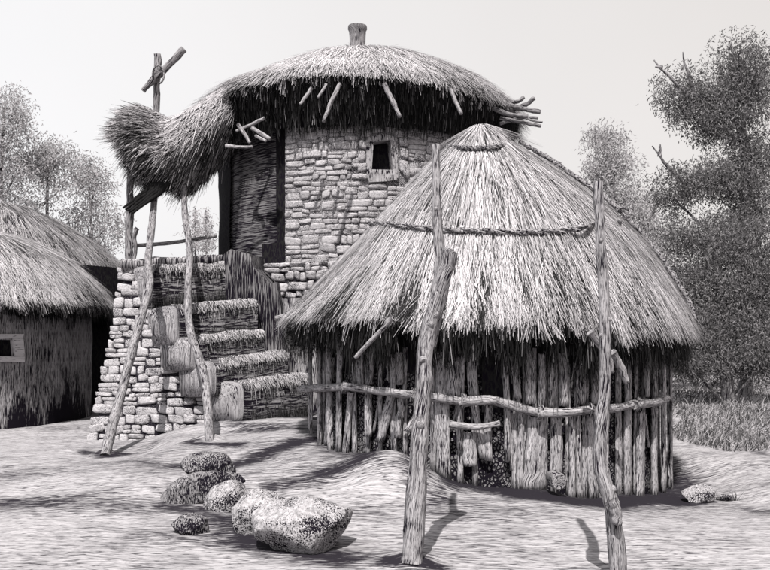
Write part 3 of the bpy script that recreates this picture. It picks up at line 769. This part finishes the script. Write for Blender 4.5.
lone_pole(rp, 5.75, 5.9, .060, .034, 'bent weathered pole with a knot, rightmost in the foreground by the stake wall',
          extra=[('knot', [(612, 500), (616, 512), (617, 524)], 5.68, 5.68, .05, .03)], wob=.006)
# cross of sticks above the roll
cr = thing('stick_cross', tuple(W(157, 115, 14.5)), 'two crossed sticks tied with twine rising above the straw roll', 'cross')
mb = MB(); pole_mesh(mb, pxpath([(156, 118), (157, 85), (158, 54)], 14.5), .055, .06, 14, .01); mb.build('upright', M['wood_grey'], cr)
mb = MB(); pole_mesh(mb, pxpath([(143, 91), (155, 78), (168, 66), (184, 49)], 14.38), .05, .065, 14, .01); mb.build('crosspiece', M['wood_grey'], cr)
mb = MB(); c = W(158, 74, 14.42)
mb.tube([c+Vector((.1*math.cos(a)+.04, -.12, .16*math.sin(a)-.05)) for a in [i*.45-1.5 for i in range(12)]], .016, 6)
mb.tube([c+Vector((.09*math.cos(a), .08*math.sin(a)+.02, .05*math.sin(a*.5))) for a in [i*.5 for i in range(26)]], .014, 6); mb.build('twine', M['rope'], cr)
# ================================================================== LEFT HUTS
def far_hut(cx, cy, r, rr, zt, Lp, Rp, apx, Yc, label, mat, dark, N, drop, name='mud_hut'):
    c = Vector((cx, cy, 0)); o = thing(name, (cx, cy, gz(cx, cy)), label, 'hut')
    RF = Roof(c, apx, Lp, Rp, Yc, drop, 1)
    k = MB(); RF.shell(k, 80, 18, 1, under=[(None, 0), (r+.12, zt-.25), (r-.1, zt+.1)])
    RF.straws(k, int(N*1.3), (.3, .75), (.007, .014), 2, .1, .9, .05, bias=.5); RF.fringe(k, 3000, (.08, .24), (.01, .02), 2, -.6, 2.2, .15, -.05, .4, .9)
    k.build('roof', [M['thatch'], M['thatch_dark'], M['straw' if not dark else 'straw_mid']], o)
    k = MB(); RF.fringe(k, 4500, (.1, .34), (.012, .025), 0, -.6, 2.2, .45, -.1, .2, 1.6); k.build('under_thatch', M['straw_dark'], o)  # eave shading put into the colour of the hanging straw
    return o, c
LC = Vector((-9.22, 17.0, 0))
lh, _ = far_hut(-9.22, 17.0, 3.05, 3.8, 2.55, [(-62, 220), (-90, 215), (-130, 230), (-170, 255), (-210, 285), (-235, 315)], [(-62, 222), (-18, 228), (25, 240), (60, 256), (88, 280), (107, 302)], -62, 17.0, 'round mud hut with thatched roof and small square window, at the left edge', 'mud', False, 22000, .05)
mb = MB(); p, wa = wall_pt(LC, 3.05, -2, 358); q, wb = wall_pt(LC, 3.05, 20, 337)
cyl(mb, LC, 3.0, -.4, 2.7, -PI, PI, 220, 40, hole=(wa, wb-.035, p.z+.03, q.z-.03), jit=.03)
lw = mb.build('wall', M['mud_stained'], lh)
at = lw.data.attributes.new('stain', 'FLOAT', 'POINT')
at.data.foreach_set('value', [clamp((.75+.9*n3(math.atan2(a-LC.x, LC.y-b)*3.2, 2)+.4*n3(math.atan2(a-LC.x, LC.y-b)*11, 7)-c)*2.2, 0, 1.6) for a, b, c in mb.v])
mb = MB()
def wl(px, py, d):
    p, a = wall_pt(LC, 3.05, px, py); return Vector((LC.x+(3.05+d)*math.sin(a), LC.y-(3.05+d)*math.cos(a), p.z))
for Q in ([(-5, 334), (23, 334), (22, 338), (-5, 339)], [(13, 338.5), (22.5, 338.5), (24, 356), (15, 356)], [(-5, 356.5), (24, 356.5), (24, 362), (-5, 362)]):
    A = [wl(x, y, .03) for x, y in Q]; B = [wl(x, y, -.12) for x, y in Q]
    mb.face([mb.vert(p, (p.x, p.z)) for p in A])
    for k in range(4): mb.face([mb.vert(p, (p.x+p.y, p.z)) for p in (A[k], B[k], B[(k+1) % 4], A[(k+1) % 4])])
mb.build('window_frame', M['plaster_pale'], lh, smooth=False)
mb = MB(); cyl(mb, LC, 2.90, p.z-.12, q.z+.12, wa-.06, wb+.03, 10, 2); mb.build('window_opening', M['black'], lh)
lh2, c2 = far_hut(-9.9, 21.5, 3.9, 4.7, 2.7, [(-5, 200), (-45, 204), (-90, 215), (-140, 235), (-175, 262), (-200, 290)], [(-5, 200), (25, 208), (55, 222), (85, 242), (110, 264), (131, 290)], -5, 21.5, 'dark walled hut almost hidden behind the left mud hut, its grey roof rising above', 'mud_dark', True, 14000, .05)
mb = MB(); cyl(mb, c2, 4.3, -.4, 3.4, -PI, PI, 60, 4, jit=.03); mb.build('wall', M['black'], lh2)  # wall colour holds the shade of the gap beside the stairs
# ================================================================== ROCKS
def rock(px, py, wpx, hpx, Y, label, mat='rock', depth=.8, seed=None, tilt=0., flat=.0, name='boulder', group='loose boulders on the bare ground', pw=1.0, cut=None, cat='rock'):
    import bmesh
    seed = R.random()*50 if seed is None else seed
    bm = bmesh.new(); bmesh.ops.create_icosphere(bm, subdivisions=5, radius=1)
    a = wpx*Y/F/2; c = hpx*Y/F/2; b = a*depth; ctr = W(px, py+hpx*.07, Y)
    cuts = []
    rs = random.Random(seed)
    for _ in range(15):
        v = Vector((rs.gauss(0, 1), rs.gauss(0, 1), rs.gauss(0, .8))).normalized(); cuts.append((v, rs.uniform(.66, .92)))
    if cut: cuts += [(Vector(v).normalized(), d) for v, d in cut]
    for v in bm.verts:
        p = v.co.copy()
        p *= 1+.16*noise.noise(p*1.3+Vector((seed, 0, 0)))
        for nn, d in cuts:
            e = p.dot(nn)-d
            if e > 0: p -= nn*e*.95
        p *= 1+.05*noise.noise(p*4+Vector((seed, 3, 0)))+.022*noise.noise(p*13+Vector((seed, 7, 0)))+.008*noise.noise(p*34)
        q = Vector((p.x*a*1.08, p.y*b, p.z*c*1.08))
        ca, sa = math.cos(tilt), math.sin(tilt)
        v.co = Vector((q.x*ca-q.z*sa, q.y, q.x*sa+q.z*ca))
    me = bpy.data.meshes.new(name); bm.to_mesh(me); bm.free(); me.materials.append(M[mat])
    me.polygons.foreach_set('use_smooth', [True]*len(me.polygons))
    o = bpy.data.objects.new(name, me); COL.objects.link(o); o.location = ctr
    o['label'] = label; o['category'] = cat; o['group'] = group
    return o
YB = on_ground(310, 548).y
rock(306, 521, 98, 74, YB, 'largest boulder, pale and pitted with a dark right flank, nearest the viewer', seed=3.3, tilt=.12, depth=.75, cut=[((1, -.2, -.1), .78), ((-.3, -.3, 1), .7)])
rock(259, 510, 64, 50, on_ground(258, 530).y, 'pitted boulder leaning against the left side of the largest one', seed=8.1, tilt=.5, depth=.7)
rock(228, 497, 48, 34, on_ground(228, 510).y, 'middle sized pale topped stone between the slab pair and the leaning boulder', seed=12.4, tilt=.25)
YS_ = on_ground(200, 499).y
rock(202, 484, 78, 37, YS_, 'long dark grained slab with a domed stone resting on top', 'rock_smooth', seed=15.2, tilt=.22, depth=.6)
rock(207, 466, 54, 30, YS_+.12, 'smooth domed grey stone resting on the long dark slab', 'rock_smooth', seed=19.9, tilt=-.05, depth=.7)
rock(190, 525, 38, 24, on_ground(190, 533).y, 'small cracked stone alone on the left, below the slab', 'rock_smooth', seed=23.0, depth=.8)
rock(699, 493, 36, 20, on_ground(699, 501).y, 'rounded pale stone right of the low hut wall', seed=27.0)
rock(725, 497, 14, 8, on_ground(725, 501).y, 'tiny dark stone beside grass sprigs at the right', 'rock_smooth', seed=31.0)
# cut log end lying at the foot of the stakes
lg = W(559, 493, 8.8); o = thing('log', tuple(lg), 'short round cut log end lying at the foot of the stake wall', 'log')
mb = MB(); c = W(559, 482, lg.y-.05)
mb.tube([c+Vector((0, .28, 0)), c+Vector((0, .02, 0)), c], [.088, .09, .08], 18, .15, cap=False); mb.build('bark', M['bark'], o)
mb = MB(); ctr = mb.vert(c+Vector((0, -.002, 0)), (0, 0)); prev = None
for j in range(1, 9):
    ring = [mb.vert(c+Vector((math.cos(2*PI*k/24)*.01*j, -.004*(j % 2), math.sin(2*PI*k/24)*.01*j)), (k*.01, j*.05)) for k in range(24)]
    for k in range(24):
        if prev: mb.face((prev[k], prev[(k+1) % 24], ring[(k+1) % 24], ring[k]))
        else: mb.face((ring[k], ring[(k+1) % 24], ctr))
    prev = ring
mb.build('cut_face', M['wood_grey'], o, smooth=False)
# grass sprigs near the small stone
for px, py, lab in ((715, 500, 'sparse dry grass sprig between the pale stone and the tiny stone'), (735, 501, 'wider dry grass sprig right of the tiny dark stone')):
    b = on_ground(px, py); mb = MB()
    for _ in range(14):
        d = Vector((R.gauss(.1, .45), R.gauss(0, .3), 1)).normalized()
        mb.strand(b+Vector((R.gauss(0, .02), 0, -.01)), d, R.uniform(.08, .2), .008, Vector((1, 0, 0)), Vector((R.gauss(0, .04), 0, -.03)), R.random()*.4, seg=3)
    mb.build('grass_sprig', M['grass'], origin=b, label=lab, cat='grass tuft')
# ================================================================== FIELD GRASS
mb = MB()
for _ in range(15000):
    px = R.uniform(664, 800); py = 378+R.random()**1.4*66
    if py > 432+(px-668)*.2: continue
    b = on_ground(px, py) if R.random() < .02 else None
    if b is None:
        Y = F*(CH-.12)/(py-HY); Y = clamp(Y, 9, 40); x = (px-385)*Y/F; b = Vector((x, Y, gz(x, Y)))
    if n3(b.x*.8, b.y*.5, 4) < -.3 and R.random() < .7: continue
    d = Vector((R.gauss(.15, .35), R.gauss(0, .2), 1)).normalized()
    mb.strand(b, d, R.uniform(.04, .17)*(1 if R.random() < .9 else 1.7), .010+.0006*b.y, Vector((1, 0, 0)), Vector((R.gauss(.02, .06), 0, -.04)), R.random()**.8)
mb.build('field_grass', M['grass'], kind='stuff', label='rough dry grass covering the field right of the low hut', cat='grass')
mb = MB()
# ================================================================== TREES
def tree(name, label, trunk, clumps, Y, mat, n, ls, dp=.8, group=None, twigs=(), lp=1.0, rt=.12):
    base = W(trunk[0][0], trunk[0][1], Y); base.z = gz(base.x, base.y)
    o = thing(name, tuple(base), label, 'tree', group)
    k = MB(); P = [base]+pxpath(trunk[1:], Y)
    pole_mesh(k, P, rt, rt*.35, 24, .04)
    for i, cl in enumerate(clumps):
        px, py, rx, ry = cl[:4]; e = W(px, py, Y+R.uniform(-.4, .4)*dp)
        j = min(range(len(P)), key=lambda q: (P[q]-e).length+max(0, P[q].z-e.z)*3)
        s = P[j]; mid = s.lerp(e, .5)+Vector((0, 0, -.1))
        pole_mesh(k, [s, mid, e], rt*.4, rt*.08, 14, .05)
        for _ in range(3):
            v = Vector((R.uniform(-1, 1)*rx, R.uniform(-1, 1)*rx, R.uniform(-.6, 1)*ry))*Y/F*.7
            pole_mesh(k, [e, e+v*.5+Vector((0, 0, .05)), e+v], rt*.16, rt*.04, 8, .03, seg=6)
    for L in twigs: pole_mesh(k, pxpath(L, Y), rt*.3, rt*.08, 8, .01, seg=6)
    k.build('trunk', M['bark'], o)
    k = MB(); area = sum(c[2]*c[3] for c in clumps)
    for cl in clumps:
        px, py, rx, ry = cl[:4]; rx *= 1.18; ry *= 1.18; dens = cl[4] if len(cl) > 4 else 1
        cnt = int(n*dens*rx*ry/area); sub = []
        c0 = W(px, py, Y)
        for _ in range(max(5, int(rx*ry/55))):
            while True:
                v = Vector((R.uniform(-1, 1), R.uniform(-1, 1), R.uniform(-1, 1)))
                if v.length < 1: break
            v = v*.85; sub.append(Vector((v.x*rx*Y/F, v.y*rx*Y/F*dp, v.z*ry*Y/F)))
        sr = 9*Y/F
        for _ in range(cnt):
            if R.random() < .38:
                v = R.choice(sub); q = v+Vector((R.gauss(0, .55), R.gauss(0, .55), R.gauss(0, .5)))*sr
            else:
                v = Vector((R.gauss(0, .42), R.gauss(0, .42), R.gauss(0, .42)))
                if v.length > 1.05: v *= 1.05/v.length
                q = Vector((v.x*rx, v.y*rx*dp, v.z*ry))*Y/F
            p = c0+q; a = R.uniform(-.9, .9)+(PI/2 if R.random() < .3 else 0)
            d = Vector((math.sin(a), R.gauss(0, .3), -math.cos(a))).normalized()
            side = d.cross(Vector((R.gauss(0, .3), 1, R.gauss(0, .3)))).normalized()
            L = R.uniform(.35, 1.9)*ls; w = R.uniform(.25, .42)*ls*lp
            bend = side*R.gauss(0, .3)*L; r = R.random()
            a0 = k.vert(p, (0, 0), r); b0 = k.vert(p+d*L*.5+side*w*.5+bend*.3, (0, 0), r); b1 = k.vert(p+d*L*.5-side*w*.5+bend*.3, (0, 0), r); e0 = k.vert(p+d*L+bend, (0, 0), r)
            k.face((a0, b0, e0, b1))
    k.build('crown', M[mat], o, smooth=False)
    return o
tree('leafy_tree', 'large leafy tree at the right edge with its crown split into bands', [(746, 384), (742, 330), (744, 260), (746, 190), (743, 140), (745, 100)],
     [(738, 66, 32, 32), (752, 92, 34, 36), (732, 108, 30, 26, .9), (685, 92, 30, 26), (702, 110, 32, 28, 1.1), (712, 130, 26, 16), (686, 184, 38, 20), (720, 178, 40, 20, 1.3), (755, 165, 28, 26, 1.2), (752, 200, 34, 22, 1.2), (676, 200, 22, 14), (750, 146, 26, 20, .9), (738, 222, 34, 14, .8)], 22, 'leaf_near', 25000, .075,
     twigs=([(700, 108), (682, 90), (668, 75), (660, 68), (654, 60)], [(662, 67), (655, 67)], [(698, 110), (692, 88), (688, 72), (684, 62), (683, 52)], [(700, 190), (682, 180), (666, 165), (660, 156), (652, 146)], [(660, 156), (660, 144)]), rt=.2)
tree('bushy_tree', 'dense low spreading tree below the large one, right of the low hut roof', [(728, 384), (724, 350), (720, 310), (716, 270), (715, 245)],
     [(680, 235, 24, 18, .8), (712, 240, 34, 26), (752, 246, 34, 30), (690, 275, 30, 26, .9), (735, 285, 38, 30, 1.1), (768, 290, 26, 34, 1.2), (700, 318, 34, 28, 1.2), (740, 330, 40, 32, 1.2), (715, 355, 46, 24, 1.5), (762, 358, 34, 24, 1.5), (690, 362, 22, 16, 1.4)], 20, 'leaf_near', 34000, .068, rt=.16)
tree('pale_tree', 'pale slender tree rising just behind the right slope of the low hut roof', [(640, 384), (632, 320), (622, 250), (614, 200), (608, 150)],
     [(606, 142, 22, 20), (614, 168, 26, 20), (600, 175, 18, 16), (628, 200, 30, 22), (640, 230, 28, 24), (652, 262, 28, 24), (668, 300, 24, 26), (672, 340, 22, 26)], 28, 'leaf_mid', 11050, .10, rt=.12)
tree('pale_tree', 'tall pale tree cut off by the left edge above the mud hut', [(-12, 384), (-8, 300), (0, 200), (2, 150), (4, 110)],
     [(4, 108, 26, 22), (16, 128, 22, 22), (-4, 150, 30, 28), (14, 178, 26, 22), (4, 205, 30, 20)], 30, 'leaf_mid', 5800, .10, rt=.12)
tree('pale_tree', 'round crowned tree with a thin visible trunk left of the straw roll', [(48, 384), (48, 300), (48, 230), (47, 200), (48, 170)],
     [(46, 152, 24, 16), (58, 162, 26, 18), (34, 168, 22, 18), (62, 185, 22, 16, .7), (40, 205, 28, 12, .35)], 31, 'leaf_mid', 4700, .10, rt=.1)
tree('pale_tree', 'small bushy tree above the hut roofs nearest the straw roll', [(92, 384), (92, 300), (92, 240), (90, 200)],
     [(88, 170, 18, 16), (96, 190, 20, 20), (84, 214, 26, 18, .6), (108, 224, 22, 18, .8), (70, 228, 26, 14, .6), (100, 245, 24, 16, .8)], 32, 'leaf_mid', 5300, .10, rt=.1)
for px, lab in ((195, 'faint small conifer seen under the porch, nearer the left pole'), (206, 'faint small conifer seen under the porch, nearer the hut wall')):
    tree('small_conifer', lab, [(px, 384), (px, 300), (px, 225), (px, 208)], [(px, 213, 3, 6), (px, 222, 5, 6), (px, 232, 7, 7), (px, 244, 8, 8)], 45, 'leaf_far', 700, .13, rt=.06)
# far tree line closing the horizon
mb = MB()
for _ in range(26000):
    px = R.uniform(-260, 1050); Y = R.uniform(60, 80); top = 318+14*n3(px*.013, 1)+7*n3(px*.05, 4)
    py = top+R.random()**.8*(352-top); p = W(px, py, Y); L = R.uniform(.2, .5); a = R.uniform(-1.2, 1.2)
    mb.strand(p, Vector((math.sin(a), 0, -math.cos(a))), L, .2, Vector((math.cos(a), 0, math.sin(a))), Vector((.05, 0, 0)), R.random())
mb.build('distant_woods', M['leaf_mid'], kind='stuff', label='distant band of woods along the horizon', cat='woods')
# ------------------------------------------------------------------ world, sun
EL, AZ = 58.0, -9.0      # sun from front-left of the camera (azimuth measured from -Y towards -X)
sd = Vector((math.sin(rad(AZ))*math.cos(rad(EL)), -math.cos(rad(AZ))*math.cos(rad(EL)), math.sin(rad(EL))))
sun_d = bpy.data.lights.new('sun', 'SUN'); sun_d.energy = 4.6; sun_d.angle = rad(.6); sun_d.color = (1, .975, .94)
sun = bpy.data.objects.new('sun', sun_d); COL.objects.link(sun); sun.rotation_euler = sd.to_track_quat('Z', 'Y').to_euler(); sun.location = (-6, -6, 12)
w = bpy.data.worlds.new('World'); scene.world = w; w.use_nodes = True; t = w.node_tree; t.nodes.clear()
out = t.nodes.new('ShaderNodeOutputWorld'); bg = t.nodes.new('ShaderNodeBackground'); sky = t.nodes.new('ShaderNodeTexSky')
sky.sky_type = 'NISHITA'; sky.sun_disc = False; sky.sun_elevation = rad(EL); sky.sun_rotation = math.atan2(sd.x, sd.y); sky.air_density = 1; sky.dust_density = 3
hs = t.nodes.new('ShaderNodeHueSaturation'); hs.inputs['Saturation'].default_value = .06; t.links.new(sky.outputs[0], hs.inputs['Color'])
# thin even overcast veil over the clear sky
mx = t.nodes.new('ShaderNodeMix'); mx.data_type = 'RGBA'; mx.inputs[0].default_value = .82
tc = t.nodes.new('ShaderNodeTexCoord'); nz = t.nodes.new('ShaderNodeTexNoise'); nz.inputs['Scale'].default_value = 2.2; nz.inputs['Detail'].default_value = 5
t.links.new(tc.outputs['Generated'], nz.inputs['Vector'])
sx = t.nodes.new('ShaderNodeSeparateXYZ'); t.links.new(tc.outputs['Generated'], sx.inputs[0])
v = math_n(t, 'MULTIPLY_ADD', nz.outputs['Fac'], .7, 4.75)
v = math_n(t, 'MULTIPLY_ADD', sx.outputs['X'], -1.2, v)
cc = t.nodes.new('ShaderNodeCombineColor'); t.links.new(v, cc.inputs[0]); t.links.new(math_n(t, 'MULTIPLY', v, math_n(t, 'MULTIPLY_ADD', sx.outputs['X'], -.05, .972)), cc.inputs[1]); t.links.new(math_n(t, 'MULTIPLY', v, math_n(t, 'MULTIPLY_ADD', sx.outputs['X'], -.10, .965)), cc.inputs[2])
t.links.new(hs.outputs[0], mx.inputs[6]); t.links.new(cc.outputs[0], mx.inputs[7])
t.links.new(mx.outputs[2], bg.inputs[0]); bg.inputs[1].default_value = .1; t.links.new(bg.outputs[0], out.inputs[0])
# ------------------------------------------------------------------ render settings
scene.render.engine = 'CYCLES'
scene.view_settings.view_transform = 'Standard'; scene.view_settings.look = 'None'; scene.view_settings.gamma = 1; scene.view_settings.exposure = .85
scene.view_settings.use_curve_mapping = False
